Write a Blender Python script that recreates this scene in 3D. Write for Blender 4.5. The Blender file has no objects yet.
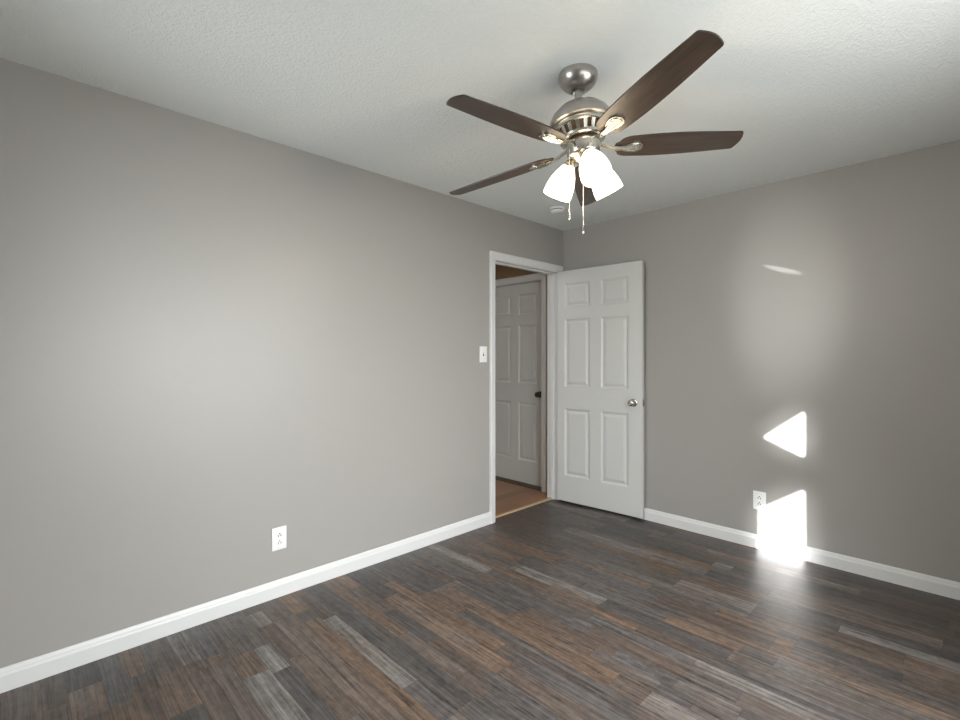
import bpy, bmesh, math, random
from mathutils import Vector, Matrix, Euler
from mathutils.geometry import delaunay_2d_cdt
random.seed(4)
scn = bpy.context.scene
COL = scn.collection

# ------------------------------------------------------------------ camera
XR, YB, ZC = 3.06, -4.08, 2.44          # right wall, back wall, ceiling height
cam_d = bpy.data.cameras.new('camera')
cam_d.sensor_width = 36; cam_d.lens = 36 * 481 / 960
cam_d.shift_y = -3.0 / 960
cam_d.clip_start = 0.02
cam = bpy.data.objects.new('camera', cam_d); COL.objects.link(cam)
cam.location = (2.613, -3.608, 1.288)
cam.rotation_euler = (math.radians(90), 0, math.radians(45.73))
scn.camera = cam

# ------------------------------------------------------------------ exposure, sky, sun, window daylight
scn.view_settings.view_transform = 'Standard'
scn.view_settings.look = 'None'
scn.view_settings.gamma = 1
scn.view_settings.use_curve_mapping = False
scn.view_settings.exposure = 0.15

world = bpy.data.worlds.new('world'); scn.world = world
world.use_nodes = True
bg = world.node_tree.nodes['Background']
bg.inputs[0].default_value = (0.80, 0.90, 1.0, 1); bg.inputs[1].default_value = 1.0

SUN_D = Vector((0.25, 1.0, -0.30))       # travel direction of the sunlight
def sun(name, strength, angle):
    l = bpy.data.lights.new(name, 'SUN'); l.energy = strength; l.angle = math.radians(angle)
    l.color = (0.98, 0.99, 1.0)
    o = bpy.data.objects.new(name, l); COL.objects.link(o)
    o.location = (0.5, -6, 3)
    o.rotation_euler = SUN_D.to_track_quat('-Z', 'Y').to_euler()
    return o
sun('sun', 23, 0.35)
sun('sun_halo', 4.0, 3.2)  # second, softer sun added for the halo around the sun patches

def area(name, loc, direction, sx, sy, power, color, spread=180):
    l = bpy.data.lights.new(name, 'AREA'); l.shape = 'RECTANGLE'; l.size = sx; l.size_y = sy
    l.energy = power; l.color = color; l.spread = math.radians(spread)
    o = bpy.data.objects.new(name, l); COL.objects.link(o)
    o.location = loc
    o.rotation_euler = Vector(direction).to_track_quat('-Z', 'Y').to_euler()
    return o
# daylight entering by the two windows behind and beside the camera, then two added fills
area('daylight_side_window', (XR - 0.05, -2.25, 1.18), (-1, 0, -0.80), 1.85, 1.25, 46, (0.93, 0.97, 1.0), 125)
area('daylight_back_window', (0.74, YB + 0.08, 1.60), (0.1, 1, -0.1), 0.85, 1.15, 9, (0.93, 0.98, 1.0), 110)
area('hall_fill', (-0.75, -2.2, 2.2), (0.1, 0.75, -0.65), 0.5, 0.5, 6, (1.0, 0.97, 0.94))  # fill lamp added to brighten the hall, no source there
area('side_window_ceiling_fill', (XR - 0.04, -2.25, 1.60), (-1, -0.2, 0.40), 1.85, 0.8, 17, (0.97, 1.0, 0.98))  # upward fill added to lift the ceiling, as if bounced off the ground
# added spot inside the back window, draws the streak on the far wall
g = bpy.data.lights.new('streak_spot', 'SPOT'); g.energy = 420; g.spot_size = math.radians(4.0); g.spot_blend = 0.9
g.shadow_soft_size = 0.006
go = bpy.data.objects.new('streak_spot', g); COL.objects.link(go)
go.location = (0.95, YB + 0.12, 1.42)
gd = Vector((1.742, 0, 1.858)) - go.location
go.rotation_euler = gd.to_track_quat('-Z', 'Y').to_euler()
go.rotation_euler.rotate_axis('Z', math.radians(-22))
go.scale = (1.0, 0.14, 1.0)
h = bpy.data.lights.new('glow_spot', 'SPOT'); h.energy = 130; h.spot_size = math.radians(19); h.spot_blend = 1.0  # wider spot added to lay a soft glow around the streak
h.shadow_soft_size = 0.05; h.color = (0.96, 1.0, 0.97)
ho = bpy.data.objects.new('glow_spot', h); COL.objects.link(ho)
ho.location = (0.95, YB + 0.12, 1.42); ho.scale = (0.62, 1.25, 1.0)
ho.rotation_euler = (Vector((1.75, 0, 1.66)) - ho.location).to_track_quat('-Z', 'Y').to_euler()

# ------------------------------------------------------------------ node helpers
def new_mat(name):
    m = bpy.data.materials.new(name); m.use_nodes = True
    nt = m.node_tree
    return m, nt, nt.nodes['Principled BSDF']
def node(nt, kind, **kw):
    n = nt.nodes.new(kind)
    for k, v in kw.items(): setattr(n, k, v)
    return n
def setv(nt, sock, v):
    if isinstance(v, bpy.types.NodeSocket): nt.links.new(v, sock)
    else: sock.default_value = v
def mth(nt, op, a, b=0.0, c=0.0):
    n = node(nt, 'ShaderNodeMath', operation=op)
    setv(nt, n.inputs[0], a); setv(nt, n.inputs[1], b); setv(nt, n.inputs[2], c)
    return n.outputs[0]
def mixc(nt, fac, a, b, blend='MIX'):
    n = node(nt, 'ShaderNodeMix', data_type='RGBA', blend_type=blend)
    setv(nt, n.inputs[0], fac); setv(nt, n.inputs[6], a); setv(nt, n.inputs[7], b)
    return n.outputs[2]
def objco(nt):
    return node(nt, 'ShaderNodeTexCoord').outputs['Object']
def noise(nt, vec, scale, detail=3, rough=0.55, dist=0.0):
    n = node(nt, 'ShaderNodeTexNoise')
    nt.links.new(vec, n.inputs['Vector'])
    n.inputs['Scale'].default_value = scale; n.inputs['Detail'].default_value = detail
    n.inputs['Roughness'].default_value = rough; n.inputs['Distortion'].default_value = dist
    return n.outputs['Fac']
def scaled(nt, vec, s):
    n = node(nt, 'ShaderNodeMapping'); nt.links.new(vec, n.inputs['Vector'])
    n.inputs['Scale'].default_value = s
    return n.outputs[0]
def bump(nt, b, h, strength, dist=0.002):
    n = node(nt, 'ShaderNodeBump'); n.inputs['Strength'].default_value = strength
    n.inputs['Distance'].default_value = dist
    nt.links.new(h, n.inputs['Height']); nt.links.new(n.outputs[0], b.inputs['Normal'])
def ramp(nt, fac, stops, interp='LINEAR'):
    n = node(nt, 'ShaderNodeValToRGB'); cr = n.color_ramp; cr.interpolation = interp
    while len(cr.elements) > 1: cr.elements.remove(cr.elements[-1])
    cr.elements[0].position = stops[0][0]; cr.elements[0].color = (*stops[0][1], 1)
    for p, c in stops[1:]:
        e = cr.elements.new(p); e.color = (*c, 1)
    nt.links.new(fac, n.inputs[0])
    return n.outputs[0]
def lin(r, g, b):
    f = lambda c: (c/255/12.92) if c/255 <= .04045 else ((c/255+.055)/1.055)**2.4
    return (f(r), f(g), f(b))

def paint(name, col, rough, bscale=0, bstr=0.0, spec=0.5, bdist=0.001, mott=0.03):
    m, nt, b = new_mat(name)
    co = objco(nt)
    n = noise(nt, co, 3.0, 4)
    c2 = tuple(c*(1-mott) for c in col)
    nt.links.new(mixc(nt, n, (*col, 1), (*c2, 1)), b.inputs['Base Color'])
    b.inputs['Roughness'].default_value = rough
    b.inputs['Specular IOR Level'].default_value = spec
    if bscale: bump(nt, b, noise(nt, co, bscale, 3, 0.6), bstr, bdist)
    return m
M = {}
M['wall'] = paint('greige_satin_wall_paint', lin(165, 162, 157), 0.42, 220, 0.25, 0.5)
M['trim'] = paint('white_trim_paint', lin(222, 222, 220), 0.35, 0, 0, 0.5, mott=0.01)
M['door'] = paint('white_door_paint', lin(208, 208, 205), 0.38, 90, 0.06, 0.5, mott=0.01)
M['plastic'] = paint('white_plastic', lin(240, 240, 238), 0.3, mott=0.0)
M['slot'] = paint('dark_slot', (0.01, 0.01, 0.01), 0.6, mott=0.0)
M['hallwall'] = paint('tan_hall_wall_paint', lin(140, 112, 80), 0.6, 150, 0.2)
M['hallceil'] = paint('hall_ceiling_paint', lin(200, 190, 175), 0.8)
M['sun_mask'] = paint('opaque_mask_sheet', lin(215, 212, 205), 0.9)  # sheet added in the back window to shape the sunlight
M['bronze'] = paint('dark_bronze', (0.03, 0.026, 0.022), 0.3)

def ceiling_mat():
    m, nt, b = new_mat('textured_ceiling_paint')
    co = objco(nt)
    b.inputs['Base Color'].default_value = (*lin(236, 239, 237), 1)
    b.inputs['Roughness'].default_value = 0.75
    n1 = noise(nt, co, 92, 3, 0.6, 0.4); n2 = noise(nt, co, 150, 2, 0.5)
    r = ramp(nt, n1, [(0.42, (0, 0, 0)), (0.62, (1, 1, 1))])
    h = mth(nt, 'ADD', mth(nt, 'MULTIPLY', r, 1.0), mth(nt, 'MULTIPLY', n2, 0.35))
    bump(nt, b, h, 0.62, 0.0028)
    return m
M['ceiling'] = ceiling_mat()

def metal(name, col, rough, brushed=False):
    m, nt, b = new_mat(name)
    b.inputs['Metallic'].default_value = 1.0
    b.inputs['Base Color'].default_value = (*col, 1)
    b.inputs['Roughness'].default_value = rough
    if brushed:
        n = noise(nt, scaled(nt, objco(nt), (40, 40, 900)), 1.0, 2)
        r = mth(nt, 'MULTIPLY_ADD', n, 0.18, rough - 0.09)
        nt.links.new(r, b.inputs['Roughness'])
    return m
M['nickel'] = metal('brushed_nickel', (0.46, 0.435, 0.405), 0.30)
M['nickel_polished'] = metal('polished_nickel', (0.56, 0.53, 0.47), 0.27, False)
M['chrome'] = metal('satin_chrome', (0.62, 0.60, 0.57), 0.14, False)
M['darkmetal'] = paint('dark_motor_core', (0.20, 0.12, 0.05), 0.4)

def blade_mat():
    m, nt, b = new_mat('dark_walnut_blade')
    v = scaled(nt, objco(nt), (4, 60, 60))
    n = noise(nt, v, 1.5, 6, 0.6, 0.6)
    nt.links.new(ramp(nt, n, [(0.3, (0.018, 0.0125, 0.0095)), (0.7, (0.064, 0.041, 0.027))]), b.inputs['Base Color'])
    b.inputs['Roughness'].default_value = 0.36
    return m
M['blade'] = blade_mat()

def glass_shade_mat():
    m, nt, b = new_mat('lit_opal_glass')
    b.inputs['Base Color'].default_value = (0.95, 0.93, 0.88, 1)
    b.inputs['Roughness'].default_value = 0.2
    b.inputs['Emission Color'].default_value = (1.0, 0.81, 0.57, 1)
    b.inputs['Emission Strength'].default_value = 7
    return m
M['opal'] = glass_shade_mat()
def emit(name, col, s):
    m, nt, b = new_mat(name)
    b.inputs['Base Color'].default_value = (*col, 1)
    b.inputs['Emission Color'].default_value = (*col, 1)
    b.inputs['Emission Strength'].default_value = s
    return m
M['bulb'] = emit('lit_bulb', (1.0, 0.85, 0.65), 12)

def pane_mat():
    m, nt, b = new_mat('window_glass')
    out = nt.nodes['Material Output']
    t = node(nt, 'ShaderNodeBsdfTransparent'); gl = node(nt, 'ShaderNodeBsdfGlossy')
    gl.inputs['Roughness'].default_value = 0.02
    mx = node(nt, 'ShaderNodeMixShader'); mx.inputs[0].default_value = 0.06
    nt.links.new(t.outputs[0], mx.inputs[1]); nt.links.new(gl.outputs[0], mx.inputs[2])
    nt.links.new(mx.outputs[0], out.inputs['Surface'])
    return m
M['pane'] = pane_mat()

def plank_mat(name, along, W, lmin, lvar, stops, rough, grain, seam=0.5, clump=0.0):
    """strips of random length laid along one axis, each with its own tone and grain"""
    m, nt, b = new_mat(name)
    sep = node(nt, 'ShaderNodeSeparateXYZ'); nt.links.new(objco(nt), sep.inputs[0])
    u, v = (sep.outputs[0], sep.outputs[1]) if along == 'x' else (sep.outputs[1], sep.outputs[0])
    v0 = mth(nt, 'DIVIDE', v, W)
    vv = mth(nt, 'MULTIPLY_ADD', mth(nt, 'SINE', mth(nt, 'MULTIPLY', v0, 2*math.pi/3)), 0.13, v0)
    row = mth(nt, 'FLOOR', vv)
    def rnd(*vals):
        c = node(nt, 'ShaderNodeCombineXYZ')
        for i, x in enumerate(vals): setv(nt, c.inputs[i], x)
        w = node(nt, 'ShaderNodeTexWhiteNoise', noise_dimensions='3D')
        nt.links.new(c.outputs[0], w.inputs['Vector'])
        return w.outputs['Value'], w.outputs['Color']
    r1, _ = rnd(row, 3.7, 1.1); r2, _ = rnd(row, 9.2, 5.5)
    L = mth(nt, 'MULTIPLY_ADD', r2, lvar, lmin)
    uu = mth(nt, 'DIVIDE', mth(nt, 'MULTIPLY_ADD', r1, 7.3, u), L)
    cell = mth(nt, 'FLOOR', uu)
    val, vcol = rnd(row, cell, 0.5)
    sc = node(nt, 'ShaderNodeSeparateXYZ'); nt.links.new(vcol, sc.inputs[0])
    # grain coordinates: stretched along the strip, shifted per strip
    def gvec(su, sv):
        c = node(nt, 'ShaderNodeCombineXYZ')
        nt.links.new(mth(nt, 'MULTIPLY_ADD', u, su, mth(nt, 'MULTIPLY', sc.outputs[0], 37.0)), c.inputs[0])
        nt.links.new(mth(nt, 'MULTIPLY_ADD', v, sv, mth(nt, 'MULTIPLY', sc.outputs[1], 53.0)), c.inputs[1])
        nt.links.new(mth(nt, 'MULTIPLY', sc.outputs[2], 11.0), c.inputs[2])
        return c.outputs[0]
    g1 = noise(nt, gvec(1.8, 62), 1.0, 6, 0.68, 0.6)
    g2 = noise(nt, gvec(7.0, 210), 1.0, 4, 0.7, 0.2)
    g3 = noise(nt, gvec(1.7, 11), 1.0, 5, 0.62, 0.4)
    g4 = noise(nt, gvec(26, 34), 1.0, 3, 0.6, 0.0)
    # tone: strip value pushed around by soft blotches
    brow = mth(nt, 'FLOOR', mth(nt, 'DIVIDE', vv, 3.0))
    b1, _ = rnd(brow, 8.1, 2.4)
    bval, _ = rnd(brow, mth(nt, 'FLOOR', mth(nt, 'DIVIDE', mth(nt, 'MULTIPLY_ADD', b1, 5.1, u), 1.22)), 7.7)
    mixv = mth(nt, 'ADD', mth(nt, 'MULTIPLY', val, 1.0 - clump), mth(nt, 'MULTIPLY', bval, clump))
    tone = mth(nt, 'FRACT', mth(nt, 'MULTIPLY_ADD', mixv, 1.6, 0.1))
    tone2 = mth(nt, 'FRACT', mth(nt, 'MULTIPLY_ADD', mixv, 1.6, 0.43))
    f3 = node(nt, 'ShaderNodeMapRange'); f3.interpolation_type = 'SMOOTHSTEP'
    nt.links.new(g3, f3.inputs[0]); f3.inputs[1].default_value = 0.42; f3.inputs[2].default_value = 0.68
    base = mixc(nt, mth(nt, 'MULTIPLY', f3.outputs[0], 0.7), ramp(nt, tone, stops), ramp(nt, tone2, stops))
    k = mth(nt, 'ADD', mth(nt, 'MULTIPLY_ADD', g1, 2.0*grain, 1.0 - grain), mth(nt, 'MULTIPLY', mth(nt, 'SUBTRACT', mth(nt, 'ADD', g2, mth(nt, 'MULTIPLY', g4, 0.6)), 0.8), grain*1.3))
    kc = node(nt, 'ShaderNodeCombineXYZ')
    for i in range(3): nt.links.new(k, kc.inputs[i])
    col = mixc(nt, 1.0, base, kc.outputs[0], 'MULTIPLY')
    # saw marks: light ticks across some strips
    # seams
    fv = mth(nt, 'FRACT', vv); fu = mth(nt, 'FRACT', uu)
    ev = mth(nt, 'MULTIPLY', mth(nt, 'MINIMUM', fv, mth(nt, 'SUBTRACT', 1.0, fv)), W)
    eu = mth(nt, 'MULTIPLY', mth(nt, 'MINIMUM', fu, mth(nt, 'SUBTRACT', 1.0, fu)), L)
    e = mth(nt, 'MINIMUM', ev, eu)
    s = mth(nt, 'SUBTRACT', 1.0, mth(nt, 'MINIMUM', mth(nt, 'DIVIDE', e, 0.0016), 1.0))
    col = mixc(nt, mth(nt, 'MULTIPLY', s, seam), col, (0.012, 0.010, 0.009, 1))
    nt.links.new(col, b.inputs['Base Color'])
    nt.links.new(mth(nt, 'MULTIPLY_ADD', g1, 0.22, rough - 0.11), b.inputs['Roughness'])
    h = mth(nt, 'SUBTRACT', mth(nt, 'MULTIPLY_ADD', g1, 0.5, mth(nt, 'MULTIPLY', g2, 0.25)), s)
    bump(nt, b, h, 0.25, 0.0012)
    return m
M['floor'] = plank_mat('weathered_grey_brown_strip_floor', 'x', 0.084, 0.34, 0.95, [
    (0.00, lin(60, 55, 52)), (0.14, lin(74, 70, 68)), (0.26, lin(92, 74, 60)), (0.36, lin(76, 73, 73)),
    (0.46, lin(70, 61, 56)), (0.56, lin(98, 77, 61)), (0.66, lin(80, 77, 76)), (0.76, lin(80, 65, 54)), (0.88, lin(76, 70, 66)), (0.95, lin(110, 107, 104)),
    (1.0, lin(88, 75, 65))], 0.43, 1.7, 0.6, 0.40)
M['floor'].node_tree.nodes['Principled BSDF'].inputs['Specular IOR Level'].default_value = 0.6
M['hallfloor'] = plank_mat('warm_brown_laminate', 'y', 0.12, 0.6, 0.7, [
    (0.0, lin(126, 90, 66)), (0.4, lin(156, 115, 86)), (0.7, lin(134, 100, 80)), (1.0, lin(168, 128, 98))], 0.4, 0.25, 0.4)
M['thresh'] = paint('tan_wood_strip', lin(178, 152, 118), 0.45, 60, 0.1)
M['darkstrip'] = paint('dark_brown_strip', lin(84, 70, 52), 0.5)

# ------------------------------------------------------------------ mesh helpers
def link(name, bm, m, parent=None, smooth=None):
    me = bpy.data.meshes.new(name)
    bmesh.ops.recalc_face_normals(bm, faces=bm.faces)
    bm.to_mesh(me); bm.free()
    me.materials.append(m)
    if smooth is not None:
        for p in me.polygons: p.use_smooth = True
        me.set_sharp_from_angle(angle=math.radians(smooth))
    o = bpy.data.objects.new(name, me); COL.objects.link(o)
    if parent: o.parent = parent
    return o
def struct(o):
    o['kind'] = 'structure'; return o
def tag(o, label, cat, group=None):
    o['label'] = label; o['category'] = cat
    if group: o['group'] = group
    return o
def empty(name, loc, rot=(0, 0, 0)):
    o = bpy.data.objects.new(name, None); COL.objects.link(o)
    o.location = loc; o.rotation_euler = rot; o.empty_display_size = 0.05
    return o
def box(bm, a, b, bev=0.0, seg=2):
    r = bmesh.ops.create_cube(bm, size=1)
    vs = r['verts']
    c = [(a[i]+b[i])/2 for i in range(3)]; s = [abs(b[i]-a[i]) for i in range(3)]
    for v in vs: v.co = Vector((c[i] + v.co[i]*s[i] for i in range(3)))
    if bev:
        es = list({e for v in vs for e in v.link_edges})
        bmesh.ops.bevel(bm, geom=es, offset=bev, segments=seg, affect='EDGES', profile=0.5)
def lathe(bm, prof, seg=48, mat=None):
    rings = []
    for r, z in prof:
        if r < 1e-6: rings.append([bm.verts.new((0, 0, z))])
        else: rings.append([bm.verts.new((r*math.cos(2*math.pi*i/seg), r*math.sin(2*math.pi*i/seg), z)) for i in range(seg)])
    newv = [v for r in rings for v in r]
    for a, b in zip(rings, rings[1:]):
        for i in range(seg):
            j = (i+1) % seg
            if len(a) == 1 and len(b) == 1: continue
            if len(a) == 1: bm.faces.new((a[0], b[i], b[j]))
            elif len(b) == 1: bm.faces.new((a[i], a[j], b[0]))
            else: bm.faces.new((a[i], a[j], b[j], b[i]))
    if mat is not None: bmesh.ops.transform(bm, matrix=mat, verts=newv)
    return newv
def tube(bm, pts, rad, seg=10):
    pts = [Vector(p) for p in pts]; rings = []
    rr = rad if isinstance(rad, (list, tuple)) else [rad]*len(pts)
    for i, p in enumerate(pts):
        t = (pts[min(i+1, len(pts)-1)] - pts[max(i-1, 0)]).normalized()
        q = t.to_track_quat('Z', 'Y')
        rings.append([bm.verts.new(p + q @ Vector((rr[i]*math.cos(2*math.pi*k/seg), rr[i]*math.sin(2*math.pi*k/seg), 0))) for k in range(seg)])
    for a, b in zip(rings, rings[1:]):
        for k in range(seg):
            j = (k+1) % seg; bm.faces.new((a[k], a[j], b[j], b[k]))
    bm.faces.new(rings[0]); bm.faces.new(rings[-1])
def extrude_profile(bm, prof, p0, p1, out, up=(0, 0, 1), cap=True):
    """prof: list of (o, u) offsets along 'out' and 'up', swept from p0 to p1"""
    out = Vector(out); up = Vector(up)
    A = [bm.verts.new(Vector(p0) + out*o + up*u) for o, u in prof]
    B = [bm.verts.new(Vector(p1) + out*o + up*u) for o, u in prof]
    n = len(prof)
    for i in range(n):
        j = (i+1) % n; bm.faces.new((A[i], A[j], B[j], B[i]))
    if cap: bm.faces.new(A); bm.faces.new(B)
def wall_with_holes(bm, axis, at, thick, u0, u1, z0, z1, holes):
    """solid wall: a grid of boxes around the rectangular holes (u0,u1,z0,z1)"""
    us = sorted({u0, u1, *[h[0] for h in holes], *[h[1] for h in holes]})
    zs = sorted({z0, z1, *[h[2] for h in holes], *[h[3] for h in holes]})
    def solid(i, j):
        if not (0 <= i < len(us)-1 and 0 <= j < len(zs)-1): return False
        cu, cz = (us[i]+us[i+1])/2, (zs[j]+zs[j+1])/2
        return not any(h[0] < cu < h[1] and h[2] < cz < h[3] for h in holes)
    vc = {}
    def V(d, u, z):
        k = (d, u, z)
        if k not in vc:
            vc[k] = bm.verts.new((at + d, u, z) if axis == 'x' else (u, at + d, z))
        return vc[k]
    for i in range(len(us)-1):
        for j in range(len(zs)-1):
            if not solid(i, j): continue
            a, b, c, d = us[i], us[i+1], zs[j], zs[j+1]
            for t in (0, thick): bm.faces.new((V(t, a, c), V(t, b, c), V(t, b, d), V(t, a, d)))
            if not solid(i-1, j): bm.faces.new((V(0, a, c), V(0, a, d), V(thick, a, d), V(thick, a, c)))
            if not solid(i+1, j): bm.faces.new((V(0, b, c), V(0, b, d), V(thick, b, d), V(thick, b, c)))
            if not solid(i, j-1): bm.faces.new((V(0, a, c), V(0, b, c), V(thick, b, c), V(thick, a, c)))
            if not solid(i, j+1): bm.faces.new((V(0, a, d), V(0, b, d), V(thick, b, d), V(thick, a, d)))

# ------------------------------------------------------------------ room shell
WT = 0.115                                    # bedroom side wall thickness
OY0, OY1, OZ = -0.911, -0.070, 2.062            # rough doorway in the left wall
HX = -1.35                                    # far side of the hall
HW = 0.04                                     # face of the hall end wall (holds the hall door)

bm = bmesh.new(); box(bm, (-0.055, YB - 0.1, -0.06), (XR + 0.1, 0.1, 0))
struct(link('floor', bm, M['floor']))
bm = bmesh.new(); box(bm, (HX - 0.1, YB, -0.06), (-0.057, 0.19, 0.0))
struct(link('floor_hall', bm, M['hallfloor']))
bm = bmesh.new(); box(bm, (0.0, YB, ZC), (XR, 0.0, ZC + 0.08))
struct(link('ceiling', bm, M['ceiling']))
bm = bmesh.new(); box(bm, (HX, YB, ZC), (-WT, HW, ZC + 0.08))
struct(link('ceiling_hall', bm, M['hallceil']))

bm = bmesh.new(); wall_with_holes(bm, 'x', 0, -WT, YB - 0.1, 0.0, 0, ZC + 0.08, [(OY0, OY1, -0.0, OZ)])
struct(link('wall_left', bm, M['wall']))
bm = bmesh.new(); wall_with_holes(bm, 'y', 0, 0.12, 0.0, XR + 0.1, 0, ZC + 0.08, [])
struct(link('wall_far', bm, M['wall']))
W1 = (-3.22, -1.28, 0.55, 2.08)               # side window (y0,y1,z0,z1)
W2 = (0.28, 1.22, 0.95, 2.30)                 # back window (x0,x1,z0,z1)
bm = bmesh.new(); wall_with_holes(bm, 'x', XR, 0.12, YB - 0.1, 0.0, 0, ZC + 0.08, [W1])
struct(link('wall_right', bm, M['wall']))
bm = bmesh.new(); wall_with_holes(bm, 'y', YB, -0.12, 0.0, XR, 0, ZC + 0.08, [W2])
struct(link('wall_back', bm, M['wall']))

# hall walls
HD0, HD1, HDZ = -1.098, -0.267, 2.052          # hall door opening
bm = bmesh.new(); wall_with_holes(bm, 'y', HW, 0.115, HX, -WT, 0, ZC + 0.08, [(HD0, HD1, 0, HDZ)])
struct(link('wall_hall_end', bm, M['hallwall']))
bm = bmesh.new(); box(bm, (HX - 0.1, YB, 0), (HX, 0.16, ZC + 0.08)); struct(link('wall_hall_left', bm, M['hallwall']))
bm = bmesh.new(); box(bm, (HX, YB - 0.1, 0), (-WT, YB, ZC + 0.08)); struct(link('wall_hall_back', bm, M['hallwall']))
# room behind the hall door
bm = bmesh.new(); box(bm, (HD0 - 0.05, 0.20, 0), (HD1 + 0.1, 0.22, ZC)); struct(link('wall_beyond', bm, M['hallwall']))

# baseboards
BB = [(0, 0), (0.014, 0), (0.014, 0.062), (0.012, 0.068), (0.0105, 0.070), (0.009, 0.078), (0.006, 0.086), (0.003, 0.090), (0, 0.090)]
SH = [(0.014, 0), (0.022, 0), (0.0215, 0.006), (0.019, 0.011), (0.014, 0.013)]
def baseboard(name, p0, p1, out):
    bm = bmesh.new(); extrude_profile(bm, BB, p0, p1, out)
    struct(link(name, bm, M['trim']))
CAS = 0.057
JL, JR = -0.895, -0.086                       # clear opening between jamb faces
baseboard('baseboard_left', (0, YB, 0), (0, JL - 0.006 - CAS, 0), (1, 0, 0))
baseboard('baseboard_far', (0.0, 0, 0), (XR, 0, 0), (0, -1, 0))
baseboard('baseboard_right', (XR, YB, 0), (XR, -0.015, 0), (-1, 0, 0))
baseboard('baseboard_back', (0.015, YB, 0), (XR - 0.015, YB, 0), (0, 1, 0))

# ------------------------------------------------------------------ door casings and jambs
CP = [(0, 0), (0.008, 0), (0.011, 0.004), (0.011, 0.013), (0.014, 0.018), (0.0165, 0.040), (0.019, 0.044), (0.019, 0.053), (0.016, CAS), (0, CAS)]
def casing(name, plane_pt, u, out, u0, u1, zt, zb=0.0):
    """mitred casing around a doorway. u: horizontal axis, out: towards the viewer"""
    bm = bmesh.new(); u = Vector(u); out = Vector(out); P = Vector(plane_pt)
    loops = []
    for o, w in CP:
        loops.append([P + u*(u0 - w) + Vector((0, 0, zb)) + out*o, P + u*(u0 - w) + Vector((0, 0, zt + w)) + out*o,
                      P + u*(u1 + w) + Vector((0, 0, zt + w)) + out*o, P + u*(u1 + w) + Vector((0, 0, zb)) + out*o])
    vs = [[bm.verts.new(p) for p in l] for l in loops]
    n = len(vs)
    for i in range(n):
        j = (i+1) % n
        for k in range(3): bm.faces.new((vs[i][k], vs[i][k+1], vs[j][k+1], vs[j][k]))
    bm.faces.new([v[0] for v in vs]); bm.faces.new([v[3] for v in vs])
    return struct(link(name, bm, M['trim'], smooth=25))
HZ = 2.046
casing('trim_1', (0, 0, 0), (0, 1, 0), (1, 0, 0), JL - 0.006, JR + 0.006, HZ + 0.006)
bm = bmesh.new()
for y0, y1 in ((OY0, JL), (JR, OY1)):
    box(bm, (-WT - 0.002, y0, 0), (0.001, y1, HZ), 0.0008, 1)
box(bm, (-WT - 0.002, OY0, HZ), (0.001, OY1, OZ), 0.0008, 1)
# stops
box(bm, (-0.075, JL, 0), (-0.040, JL + 0.011, HZ), 0.002, 2)
box(bm, (-0.075, JR - 0.011, 0), (-0.040, JR, HZ), 0.002, 2)
box(bm, (-0.075, JL + 0.011, HZ - 0.011), (-0.040, JR - 0.011, HZ), 0.002, 2)
struct(link('trim_2', bm, M['trim']))
# hall door casing / jamb
CP_keep = CP; CAS_keep = CAS
CP = [(0, 0), (0.008, 0), (0.011, 0.005), (0.011, 0.014), (0.015, 0.04), (0.016, 0.05), (0.013, 0.056), (0, 0.056)]
casing('trim_3', (0, HW, 0), (1, 0, 0), (0, -1, 0), HD0 + 0.012, HD1 - 0.012, HDZ - 0.012)
CP = CP_keep
bm = bmesh.new()
box(bm, (HD0, HW - 0.001, 0), (HD0 + 0.018, HW + 0.116, HDZ - 0.018)); box(bm, (HD1 - 0.018, HW - 0.001, 0), (HD1, HW + 0.116, HDZ - 0.018))
box(bm, (HD0, HW - 0.001, HDZ - 0.018), (HD1, HW + 0.116, HDZ))
struct(link('trim_4', bm, M['trim']))
# doorway threshold, then a dark strip below the hall door
bm = bmesh.new()
extrude_profile(bm, [(0, 0), (0.004, 0.007), (0.012, 0.010), (0.030, 0.010), (0.038, 0.007), (0.042, 0)], (-0.050, JL, 0), (-0.050, JR, 0), (-1, 0, 0))
struct(link('trim_5', bm, M['thresh'], smooth=40))
bm = bmesh.new(); box(bm, (HD0 + 0.018, HW, 0.0), (HD1 - 0.018, HW + 0.11, 0.008), 0.002, 1)
struct(link('trim_6', bm, M['darkstrip']))

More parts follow.
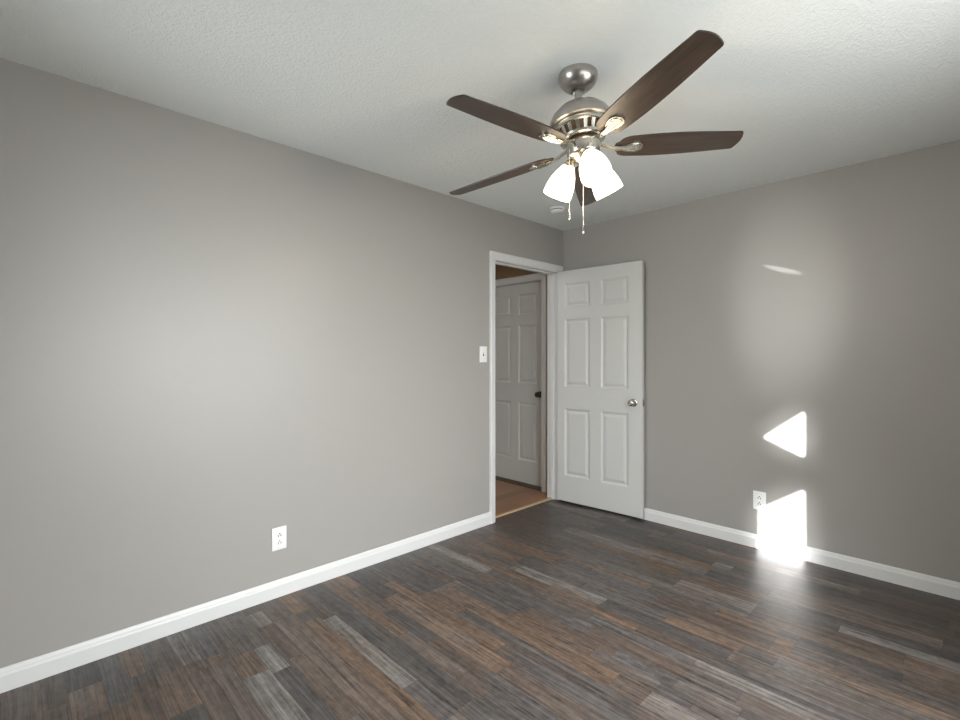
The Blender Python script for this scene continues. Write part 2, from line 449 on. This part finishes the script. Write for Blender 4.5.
# ------------------------------------------------------------------ six panel doors
DW, DH, DT = 0.790, 2.026, 0.035
DX = 0.011
COLS = [(0.086, 0.330), (0.434, 0.674)]
ROWS = [(0.225, 0.815), (1.007, 1.600), (1.703, 1.914)]     # from the door's own bottom
def panel_face(bm, y, s):
    """one face of the door at y; s = -1 for a face looking to -y. Moulded raised panels."""
    xs = [DX, COLS[0][0], COLS[0][1], COLS[1][0], COLS[1][1], DW]
    zs = [0, ROWS[0][0], ROWS[0][1], ROWS[1][0], ROWS[1][1], ROWS[2][0], ROWS[2][1], DH]
    V = {}
    def v(x, yy, z):
        k = (round(x, 5), round(yy, 5), round(z, 5))
        if k not in V: V[k] = bm.verts.new((x, yy, z))
        return V[k]
    def quad(a, b, c, d): bm.faces.new((v(*a), v(*b), v(*c), v(*d)))
    for i in range(5):
        for j in range(7):
            x0, x1, z0, z1 = xs[i], xs[i+1], zs[j], zs[j+1]
            if i in (1, 3) and j in (1, 3, 5):
                rings = [(0, 0), (0.003, 0.0025), (0.012, 0.0085), (0.017, 0.0095), (0.022, 0.0095), (0.040, 0.0035), (0.043, 0.003)]
                pr = None
                for ins, dep in rings:
                    yy = y - s*dep
                    r = [(x0+ins, yy, z0+ins), (x1-ins, yy, z0+ins), (x1-ins, yy, z1-ins), (x0+ins, yy, z1-ins)]
                    if pr:
                        for k in range(4): quad(pr[k], pr[(k+1) % 4], r[(k+1) % 4], r[k])
                    pr = r
                quad(*pr)
            else:
                quad((x0, y, z0), (x1, y, z0), (x1, y, z1), (x0, y, z1))
    return V
def door_leaf(name, root):
    bm = bmesh.new()
    panel_face(bm, 0.0, -1); panel_face(bm, DT, 1)
    # rim strips between the two faces
    bmesh.ops.remove_doubles(bm, verts=bm.verts, dist=1e-6)
    for f in (lambda a: a.co.x < DX + 1e-5, lambda a: a.co.x > DW - 1e-5, lambda a: a.co.z < 1e-5, lambda a: a.co.z > DH - 1e-5):
        vs = [w for w in bm.verts if f(w)]
        front = sorted([w for w in vs if w.co.y < DT/2], key=lambda w: (w.co.x, w.co.z))
        back = sorted([w for w in vs if w.co.y > DT/2], key=lambda w: (w.co.x, w.co.z))
        for a, b, c, d in zip(front, front[1:], back[1:], back): bm.faces.new((a, b, c, d))
    return link(name, bm, M['door'], root)
def knob(name, root, x, z, y, s, mat, short=False):
    """round door knob on a rose, axis along s*y"""
    bm = bmesh.new()
    if short: prof = [(0, 0), (0.031, 0), (0.031, 0.003), (0.026, 0.006), (0.012, 0.007), (0, 0.007)]
    else: prof = [(0, 0), (0.032, 0), (0.032, 0.003), (0.028, 0.007), (0.014, 0.010), (0.011, 0.014), (0.011, 0.022), (0.015, 0.028),
            (0.023, 0.034), (0.0275, 0.042), (0.0275, 0.048), (0.024, 0.056), (0.016, 0.0605), (0.011, 0.061), (0.009, 0.0585), (0, 0.058)]
    m = Matrix.Translation((x, y, z)) @ Matrix.Rotation(math.radians(90) * (1 if s < 0 else -1), 4, 'X')
    lathe(bm, prof, 36, m)
    return link(name, bm, mat, root, 40)
def hinge(root, z):
    bm = bmesh.new()
    lathe(bm, [(0, -0.045), (0.0035, -0.045), (0.006, -0.042), (0.006, 0.042), (0.0035, 0.045), (0, 0.045)], 14, Matrix.Translation((-0.006, DT + 0.004, z)))
    box(bm, (DX - 0.0012, 0.004, z - 0.044), (DX - 0.0002, DT, z + 0.044))
    link('hinge', bm, M['nickel'], root, 40)

A = Vector((0.012, -0.120)); B = Vector((0.792, -0.060))
ang = math.atan2(B.y - A.y, B.x - A.x)
d1 = empty('door_1', (A.x, A.y, 0.020), (0, 0, ang)); struct(d1)
door_leaf('door_leaf', d1)
knob('door_knob', d1, 0.716, 0.905, 0.0, -1, M['chrome'])
knob('door_knob', d1, 0.716, 0.905, DT, 1, M['chrome'], True)
bm = bmesh.new()
box(bm, (DW, 0.006, 0.877), (DW + 0.0015, DT - 0.006, 0.933), 0.0005, 1)
box(bm, (DW, 0.011, 0.896), (DW + 0.011, 0.024, 0.914), 0.003, 2)
link('latch', bm, M['chrome'], d1)
for z in (0.20, 1.0, 1.82): hinge(d1, z)

d2 = empty('door_2', (-1.079, 0.1175, 0.014)); struct(d2)
door_leaf('door_leaf', d2)
knob('door_knob', d2, 0.716, 0.905, 0.0, -1, M['bronze'])

# ------------------------------------------------------------------ windows (behind and beside the camera)
def window(name, axis, at, sgn, h, sun_mask=None):
    """frame, sashes, pane and inside casing for the hole h in a wall whose inner face is at 'at'; sgn points outwards"""
    u0, u1, z0, z1 = h
    def P(d, u, z): return (at + sgn*d, u, z) if axis == 'x' else (u, at + sgn*d, z)
    def bx(bm, d0, d1_, a, b, c, d): box(bm, P(d0, a, c), P(d1_, b, d), 0.0015, 1)
    root = empty(name, P(0.05, (u0+u1)/2, z0)); struct(root)
    inv = Matrix.Translation(Vector(root.location)).inverted()
    def fin(nm, bm, m):
        bmesh.ops.transform(bm, matrix=inv, verts=bm.verts)
        return link(nm, bm, m, root)
    bm = bmesh.new()
    bx(bm, 0, 0.12, u0, u0+0.02, z0, z1); bx(bm, 0, 0.12, u1-0.02, u1, z0, z1)
    bx(bm, 0, 0.12, u0+0.02, u1-0.02, z0, z0+0.02); bx(bm, 0, 0.12, u0+0.02, u1-0.02, z1-0.02, z1)
    fin('window_frame', bm, M['trim'])
    bm = bmesh.new(); zm = (z0+z1)/2
    if sun_mask is None:
        for a, b, c, d in ((u0+.02, u1-.02, z0+.02, z0+.06), (u0+.02, u1-.02, z1-.06, z1-.02), (u0+.02, u1-.02, zm-.02, zm+.02),
                           (u0+.02, u0+.055, z0+.06, z1-.06), (u1-.055, u1-.02, z0+.06, z1-.06)):
            bx(bm, 0.06, 0.09, a, b, c, d)
        fin('sash', bm, M['trim'])
    else: bm.free()
    bm = bmesh.new(); bx(bm, 0.073, 0.077, u0+.021, u1-.021, z0+.021, z1-.021)
    fin('pane', bm, M['pane'])
    bm = bmesh.new()
    for a, b, c, d in ((u0-.06, u0, z0-.06, z1+.06), (u1, u1+.06, z0-.06, z1+.06), (u0, u1, z1, z1+.06), (u0, u1, z0-.06, z0)):
        bx(bm, -0.016, 0, a, b, c, d)
    fin('casing', bm, M['trim'])
    return root, fin
window('window_1', 'x', XR, 1, W1)
w2, fin2 = window('window_2', 'y', YB, -1, W2, sun_mask=True)
# unseen sheet added in the back window, holes cut to shape the sun patches
YS = YB - 0.03
def back(x, z, y=0.0):
    t = y - YS
    return (x - SUN_D.x*t, z - SUN_D.z*t)
tri = [back(1.640, 0.745), back(1.852, 0.652), back(1.866, 0.665), back(1.866, 0.928), back(1.856, 0.936), back(1.640, 0.760)]
quad_ = [back(1.602, 0.262), back(1.854, 0.438), back(1.866, 0.430), back(1.868, 0), back(1.890, 0, -0.56), back(1.712, 0, -0.16), back(1.602, 0)]
def sun_mask_panel():
    bm = bmesh.new()
    outer = [(W2[0]+.0215, W2[2]+.0215), (W2[1]-.0215, W2[2]+.0215), (W2[1]-.0215, W2[3]-.0215), (W2[0]+.0215, W2[3]-.0215)]
    pts = [Vector(p) for p in outer + tri + quad_]
    faces = []; k = 0
    edges = []
    for poly in (outer, tri, quad_):
        n = len(poly); edges += [(k+i, k+(i+1) % n) for i in range(n)]; k += n
    vs, es, fs, *_ = delaunay_2d_cdt(pts, edges, [], 1, 1e-6)
    def inside(p, poly):
        c = False; n = len(poly)
        for i in range(n):
            (x1, y1), (x2, y2) = poly[i], poly[(i+1) % n]
            if (y1 > p[1]) != (y2 > p[1]) and p[0] < (x2-x1)*(p[1]-y1)/(y2-y1)+x1: c = not c
        return c
    V = [bm.verts.new((v.x, YS, v.y)) for v in vs]
    for f in fs:
        c = sum((vs[i] for i in f), Vector((0, 0))) / len(f)
        if inside(c, outer) and not inside(c, tri) and not inside(c, quad_): bm.faces.new([V[i] for i in f])
    r = bmesh.ops.extrude_face_region(bm, geom=bm.faces[:])
    bmesh.ops.translate(bm, vec=(0, -0.0015, 0), verts=[e for e in r['geom'] if isinstance(e, bmesh.types.BMVert)])
    return bm
fin2('sun_mask', sun_mask_panel(), M['sun_mask'])

# ------------------------------------------------------------------ ceiling fan
CD = (1.483, -1.959)
AX = Vector((-0.097, -0.022, 1)).normalized()
fan = empty('ceiling_fan', (CD[0], CD[1], ZC))
tag(fan, 'brushed nickel ceiling fan with five dark wood blades and three lit glass shades', 'ceiling fan')
# everything under the ball joint hangs slightly off plumb
q = Vector((0, 0, 1)).rotation_difference(AX).to_matrix().to_4x4()
FS = 0.9725
T = q @ Matrix.Translation((0, 0, (FS - 1)*(ZC - 1.288))) @ Matrix.Scale(FS, 4)                                              # fan-local tilt about the ceiling point
def fz(z): return z - ZC                           # world height -> distance along the rod
def part(name, bm, m, parent=fan, smooth=35, tilt=True):
    if tilt: bmesh.ops.transform(bm, matrix=T, verts=bm.verts)
    return link(name, bm, m, parent, smooth)
bm = bmesh.new()
lathe(bm, [(0.0, -0.0005), (0.076, -0.0005), (0.078, -0.003), (0.0785, -0.016), (0.077, -0.028), (0.071, -0.044), (0.060, -0.059), (0.046, -0.071), (0.036, -0.077),
           (0.031, -0.078), (0.029, -0.075), (0.026, -0.070), (0, -0.066)], 56)
bmesh.ops.translate(bm, vec=(0.005, 0.005, 0), verts=bm.verts)
bmesh.ops.scale(bm, vec=(1, 1, 0.88), verts=bm.verts)
part('canopy', bm, M['nickel'], tilt=False)
bm = bmesh.new(); lathe(bm, [(0, -0.02), (0.0145, -0.02), (0.0145, fz(2.325)), (0, fz(2.325))], 24)
lathe(bm, [(0, fz(2.347)), (0.016, fz(2.347)), (0.018, fz(2.344)), (0.022, fz(2.322)), (0, fz(2.322))], 24)
part('downrod', bm, M['nickel'])
bm = bmesh.new()
lathe(bm, [(0, fz(2.339)), (0.030, fz(2.339)), (0.062, fz(2.333)), (0.092, fz(2.318)), (0.115, fz(2.295)), (0.128, fz(2.272)), (0.132, fz(2.255)),
           (0.132, fz(2.248)), (0.124, fz(2.245)), (0.117, fz(2.245)), (0.117, fz(2.240)), (0.110, fz(2.237)), (0.0, fz(2.237))], 72)
housing = part('motor_housing', bm, M['nickel'])
bm = bmesh.new()
lathe(bm, [(0, fz(2.238)), (0.102, fz(2.238)), (0.078, fz(2.188)), (0, fz(2.188))], 60)
part('motor_core', bm, M['darkmetal'], housing)
bm = bmesh.new()
lathe(bm, [(0.104, fz(2.2385)), (0.113, fz(2.2385)), (0.112, fz(2.230)), (0.107, fz(2.226)), (0.098, fz(2.228))], 72)
lathe(bm, [(0.084, fz(2.198)), (0.094, fz(2.196)), (0.092, fz(2.186)), (0.086, fz(2.182)), (0.070, fz(2.181)), (0.0, fz(2.181)), (0, fz(2.190)), (0.078, fz(2.192))], 72)
for k in range(20):
    a = 2*math.pi*k/20 + 0.1
    r = bmesh.ops.create_cube(bm, size=1)
    for v in r['verts']:
        w = v.co.copy()
        rad = (0.1035 if w.z > 0 else 0.0865) + w.x*0.010
        half = (0.0105 if w.z > 0 else 0.0085) * w.y*2*0.75
        z = fz(2.2290) if w.z > 0 else fz(2.1940)
        ca, sa = math.cos(a), math.sin(a)
        v.co = Vector((rad*ca - half*sa, rad*sa + half*ca, z))
part('vent_ring', bm, M['nickel_polished'], housing, 30)
bm = bmesh.new()
lathe(bm, [(0, fz(2.182)), (0.060, fz(2.182)), (0.062, fz(2.180)), (0.062, fz(2.174)), (0, fz(2.174))], 48)
part('flywheel', bm, M['darkmetal'])
bm = bmesh.new()
lathe(bm, [(0, fz(2.176)), (0.066, fz(2.176)), (0.0705, fz(2.173)), (0.0715, fz(2.168)), (0.069, fz(2.165)), (0.069, fz(2.128)), (0.066, fz(2.121)), (0.055, fz(2.114)),
           (0.040, fz(2.108)), (0.034, fz(2.100)), (0.022, fz(2.094)), (0.010, fz(2.090)), (0.006, fz(2.083)), (0, fz(2.081))], 56)
part('switch_housing', bm, M['nickel_polished'])

# blades
PITCH = math.radians(-12.3)
def half_width(t):                                  # t 0..1 from root to tip
    return 0.052 + 0.0125*math.sin(math.pi*min(1, t*1.05)**0.8) - 0.001*t
R0, R1 = 0.148, 0.663
BZ = fz(2.1525)
def blade_outline():
    pts = []
    n = 90
    up = []
    for i in range(n+1):
        t = i/n; x = R0 + (R1-R0)*t; w = half_width(t)
        # rounded root and tip
        dr = (x - R0); rr = 0.045
        if dr < rr: w *= math.sqrt(max(0, 1-((rr-dr)/rr)**2))*0.45 + 0.55 if dr > 0 else 0.55
        dt_ = (R1 - x); rt = 0.018
        if dt_ < rt: w *= 0.90 + 0.10*math.sqrt(max(0, 1-((rt-dt_)/rt)**2))
        up.append((x, w))
    # extra points near the tip corner
    top = [p for p in up]
    for a in (0.010, 0.004):
        x = R1 - a; top.insert(-1, (x, half_width(1)*(0.90 + 0.10*math.sqrt(1-((0.018-a)/0.018)**2))))
    top.sort()
    tip = [(R1 + 0.012*math.cos(s*math.pi/2), top[-1][1]*s) for s in (0.66, 0.33, 0, -0.33, -0.66)]
    root = [(R0 - 0.014, -0.018), (R0 - 0.017, 0), (R0 - 0.014, 0.018)]
    return top + tip + [(x, -w) for x, w in reversed(top)] + root
OUT = blade_outline()
def blade_bm():
    bm = bmesh.new()
    lo = [bm.verts.new((x, y, -0.003)) for x, y in OUT]; hi = [bm.verts.new((x, y, 0.003)) for x, y in OUT]
    bm.faces.new(lo); bm.faces.new(hi)
    for i in range(len(OUT)):
        j = (i+1) % len(OUT); bm.faces.new((lo[i], lo[j], hi[j], hi[i]))
    return bm
def iron_bm():
    """blade iron: teardrop plate under the blade and an arm rising to the flywheel"""
    bm = bmesh.new()
    def plate(z0, z1, s):
        n = 28; o = []
        for i in range(n):
            a = 2*math.pi*i/n
            x = 0.205 + 0.046*math.cos(a); w = 0.031*math.sin(a)*(1 - 0.38*math.cos(a + math.pi))*0.9
            o.append((0.205 + (x-0.205)*s, w*s))
        A_ = [bm.verts.new((x, y, z0)) for x, y in o]; B_ = [bm.verts.new((x, y, z1)) for x, y in o]
        bm.faces.new(A_); bm.faces.new(B_)
        for i in range(n):
            j = (i+1) % n; bm.faces.new((A_[i], A_[j], B_[j], B_[i]))
    plate(-0.0085, -0.0032, 1.0)
    plate(-0.0115, -0.0085, 0.80)
    # ribs on the plate
    for s in (-1, 0, 1):
        tube(bm, [(0.150, s*0.004, -0.0105), (0.180, s*0.011, -0.0125), (0.210, s*0.014, -0.0125), (0.232, s*0.010, -0.011)], [0.0035, 0.0042, 0.004, 0.002], 8)
    # screws
    for x, y in ((0.182, 0.0), (0.215, 0.018), (0.215, -0.018)):
        lathe(bm, [(0, -0.0145), (0.003, -0.014), (0.0042, -0.012), (0.0042, -0.010)], 10, Matrix.Translation((x, y, 0)))
    return bm
def arm_bm():
    bm = bmesh.new()
    path = [(0.048, 0.0165), (0.075, 0.015), (0.100, 0.004), (0.125, -0.006), (0.150, -0.0085), (0.172, -0.0085)]
    ws = [0.014, 0.012, 0.0105, 0.011, 0.0125, 0.013]
    rings = []
    for (x, z), w in zip(path, ws):
        rings.append([bm.verts.new((x, s*w, z+t)) for s, t in ((-1, -0.003), (1, -0.003), (1, 0.003), (-1, 0.003))])
    for a, b in zip(rings, rings[1:]):
        for k in range(4): j = (k+1) % 4; bm.faces.new((a[k], a[j], b[j], b[k]))
    bm.faces.new(rings[0]); bm.faces.new(rings[-1])
    return bm
def meshify(name, bm, m, smooth):
    bmesh.ops.recalc_face_normals(bm, faces=bm.faces)
    me = bpy.data.meshes.new(name); bm.to_mesh(me); bm.free(); me.materials.append(m)
    if smooth:
        for p in me.polygons: p.use_smooth = True
        me.set_sharp_from_angle(angle=math.radians(smooth))
    return me
me_blade = meshify('blade', blade_bm(), M['blade'], 0)
bmi = iron_bm()
bmesh.ops.transform(bmi, matrix=Matrix.Rotation(PITCH, 4, 'X'), verts=bmi.verts)
bma = arm_bm()
tmp = bpy.data.meshes.new('tmp'); bma.to_mesh(tmp); bma.free(); bmi.from_mesh(tmp); bpy.data.meshes.remove(tmp)
me_iron = meshify('blade_iron', bmi, M['nickel_polished'], 40)
for k in range(5):
    a = math.radians(48.8 + 72*k)
    base = T @ Matrix.Translation((0, 0, BZ)) @ Matrix.Rotation(a, 4, 'Z')
    b = bpy.data.objects.new('blade', me_blade); COL.objects.link(b); b.parent = fan
    b.matrix_local = base @ Matrix.Rotation(PITCH, 4, 'X')
    i_ = bpy.data.objects.new('blade_iron', me_iron); COL.objects.link(i_); i_.parent = fan
    i_.matrix_local = base

# light kit
def at_world_z(z): return fz(z)
AZ0 = math.radians(45.73 - 90 + 2.5)                  # towards the camera, turned a little to the right
TILT = math.radians(30)
NECK_R, NECK_Z = 0.070, fz(2.092)
sh_prof = [(0.023, 0.006), (0.026, 0.0), (0.034, -0.014), (0.043, -0.032), (0.051, -0.054), (0.0565, -0.078), (0.0595, -0.100), (0.0605, -0.118), (0.0600, -0.126),
           (0.0575, -0.126), (0.0578, -0.117), (0.0568, -0.100), (0.0538, -0.078), (0.0483, -0.054), (0.0405, -0.032), (0.0315, -0.014), (0.0235, 0.0), (0.0205, 0.006)]
for k in range(3):
    a = AZ0 + k*math.radians(120)
    # local frame at the neck: z up tilted so that the opening points down and outwards
    Mn = T @ Matrix.Rotation(a, 4, 'Z') @ Matrix.Translation((NECK_R, 0, NECK_Z)) @ Matrix.Rotation(-TILT, 4, 'Y')
    bm = bmesh.new()
    # curved arm from the housing to the socket, then the socket cup
    ra = Matrix.Rotation(a, 4, 'Z')
    n0 = len(bm.verts)
    top = Vector((NECK_R, 0, NECK_Z)) + Matrix.Rotation(-TILT, 3, 'Y') @ Vector((0, 0, 0.030))
    tube(bm, [(0.030, 0, fz(2.112)), (0.042, 0, fz(2.120)), (0.052, 0, top.z + 0.006), (top.x, 0, top.z + 0.002), tuple(Vector((NECK_R, 0, NECK_Z)) + Matrix.Rotation(-TILT, 3, 'Y') @ Vector((0, 0, 0.016)))], 0.008, 12)
    bmesh.ops.transform(bm, matrix=T @ ra, verts=bm.verts)
    lathe(bm, [(0, 0.030), (0.010, 0.030), (0.016, 0.026), (0.020, 0.016), (0.026, 0.010), (0.0275, 0.004), (0.0275, 0.000), (0.0262, -0.001), (0.0262, 0.004), (0, 0.008)], 32, Mn)
    part('light_arm', bm, M['nickel_polished'], tilt=False)
    bm = bmesh.new(); lathe(bm, sh_prof + [sh_prof[0]], 48, Mn)
    sh = part('lamp_shade', bm, M['opal'], tilt=False, smooth=60)
    bm = bmesh.new()
    lathe(bm, [(0, 0.0075), (0.013, 0.0075), (0.0135, -0.018), (0.019, -0.032), (0.027, -0.048), (0.030, -0.062), (0.027, -0.077), (0.017, -0.088), (0, -0.092)], 28, Mn)
    part('bulb', bm, M['bulb'], sh, tilt=False)
    l = bpy.data.lights.new('bulb_light', 'POINT'); l.energy = 4.0; l.color = (1.0, 0.84, 0.64); l.shadow_soft_size = 0.03
    lo = bpy.data.objects.new('bulb_light', l); COL.objects.link(lo); lo.parent = fan
    lo.location = Mn @ Vector((0, 0, -0.140))

# pull chains hang plumb
def chain(top, z_end, fob_len):
    bm = bmesh.new(); x, y, z = top
    n = int((z - z_end - fob_len)/0.0055)
    for i in range(n):
        zc = z - (i+0.5)*0.0055
        m = Matrix.Translation((x - CD[0], y - CD[1], zc - ZC))
        bmesh.ops.create_icosphere(bm, subdivisions=1, radius=0.0021, matrix=m)
    tube(bm, [(x-CD[0], y-CD[1], z-ZC), (x-CD[0], y-CD[1], z_end + fob_len - ZC)], 0.0009, 6)
    c = link('pull_chain', bm, M['chrome'], fan, 60)
    bm = bmesh.new()
    lathe(bm, [(0, fob_len), (0.0025, fob_len), (0.004, fob_len-0.004), (0.0028, fob_len-0.008), (0.0042, fob_len*0.4), (0.0048, 0.005), (0.003, 0.0), (0, 0)], 14,
          Matrix.Translation((x-CD[0], y-CD[1], z_end-ZC)))
    link('fob', bm, M['chrome'], c, 50)
Rv = Vector((math.cos(math.radians(45.73)), math.sin(math.radians(45.73)))); Fv = Vector((-Rv.y, Rv.x))
Cxy = Vector((2.613, -3.608))
def spot(px, dep): p = Cxy + dep*(Fv + (px-480)/481*Rv); return p
p = spot(569.3, 1.893); chain((p.x, p.y, 2.105), 1.828, 0.022)
p = spot(583.3, 1.901); chain((p.x, p.y, 2.09), 1.776, 0.034)

# ------------------------------------------------------------------ smoke detector
sd = empty('smoke_detector', (0.36, -0.577, ZC))
tag(sd, 'small round white smoke detector on the ceiling near the room corner', 'smoke detector')
bm = bmesh.new(); lathe(bm, [(0, 0), (0.058, 0), (0.060, -0.003), (0.059, -0.010), (0.054, -0.012), (0, -0.012)], 40)
link('base_plate', bm, M['plastic'], sd, 40)
bm = bmesh.new(); lathe(bm, [(0.0, -0.012), (0.049, -0.012), (0.049, -0.018), (0.046, -0.018), (0, -0.018)], 40)
link('vent_band', bm, M['slot'], sd, 40)
bm = bmesh.new(); lathe(bm, [(0, -0.018), (0.052, -0.018), (0.053, -0.022), (0.048, -0.031), (0.036, -0.036), (0, -0.037)], 40)
for k in range(12):
    a = 2*math.pi*k/12
    box(bm, (0.046*math.cos(a)-.003, 0.046*math.sin(a)-.003, -0.019), (0.046*math.cos(a)+.004, 0.046*math.sin(a)+.004, -0.0115))
link('cover', bm, M['plastic'], sd, 40)

# ------------------------------------------------------------------ outlets and switch
def plate_bm(w, h, t=0.006):
    bm = bmesh.new()
    box(bm, (-w/2, -t, -h/2), (w/2, 0, h/2), 0.0025, 3)
    return bm
def outlet(loc, rz, label):
    r = empty('wall_outlet', loc, (0, 0, rz)); tag(r, label, 'outlet', 'duplex wall outlets')
    link('cover_plate', plate_bm(0.078, 0.122), M['plastic'], r, 50)
    for z in (0.0195, -0.0195):
        bm = bmesh.new()
        vs = []
        n = 24
        o = []
        for i in range(n):
            a = 2*math.pi*i/n
            o.append((0.0172*math.cos(a), max(-0.0135, min(0.0135, 0.0172*math.sin(a)))))
        A_ = [bm.verts.new((x, -0.0055, z+y)) for x, y in o]; B_ = [bm.verts.new((x, -0.0085, z+y)) for x, y in o]
        bm.faces.new(A_); bm.faces.new(B_)
        for i in range(n): j = (i+1) % n; bm.faces.new((A_[i], A_[j], B_[j], B_[i]))
        f = link('receptacle', bm, M['plastic'], r)
        bm = bmesh.new()
        box(bm, (-0.0088, -0.0092, z-0.008), (-0.0050, -0.0080, z+0.002)); box(bm, (0.0050, -0.0092, z-0.008), (0.0088, -0.0080, z+0.002))
        lathe(bm, [(0, 0), (0.0036, 0), (0.0036, 0.0012), (0, 0.0012)], 12, Matrix.Translation((0, -0.0080, z+0.0075)) @ Matrix.Rotation(math.radians(90), 4, 'X'))
        link('slots', bm, M['slot'], f)
    bm = bmesh.new(); lathe(bm, [(0, 0), (0.003, 0), (0.0022, 0.0012), (0, 0.0015)], 12, Matrix.Translation((0, -0.006, 0)) @ Matrix.Rotation(math.radians(90), 4, 'X'))
    link('screw', bm, M['plastic'], r)
outlet((0, -2.574, 0.311), math.radians(90), 'white duplex wall outlet low on the long left wall')
outlet((1.609, 0, 0.322), 0, 'white duplex wall outlet beside the bright sun patch on the far wall')
sw = empty('light_switch', (0, -1.029, 1.308), (0, 0, math.radians(90)))
tag(sw, 'white toggle light switch on the wall left of the doorway', 'light switch')
link('switch_plate', plate_bm(0.076, 0.122), M['plastic'], sw, 50)
bm = bmesh.new(); box(bm, (-0.0055, -0.0064, -0.0125), (0.0055, -0.0058, 0.0125)); link('toggle_slot', bm, M['slot'], sw)
bm = bmesh.new(); box(bm, (-0.004, -0.017, 0.001), (0.004, -0.006, 0.009), 0.0015, 2); link('toggle', bm, M['plastic'], sw)
for z in (-0.0302, 0.0302):
    bm = bmesh.new(); lathe(bm, [(0, 0), (0.003, 0), (0.0022, 0.0012), (0, 0.0015)], 12, Matrix.Translation((0, -0.006, z)) @ Matrix.Rotation(math.radians(90), 4, 'X'))
    link('screw', bm, M['plastic'], sw)
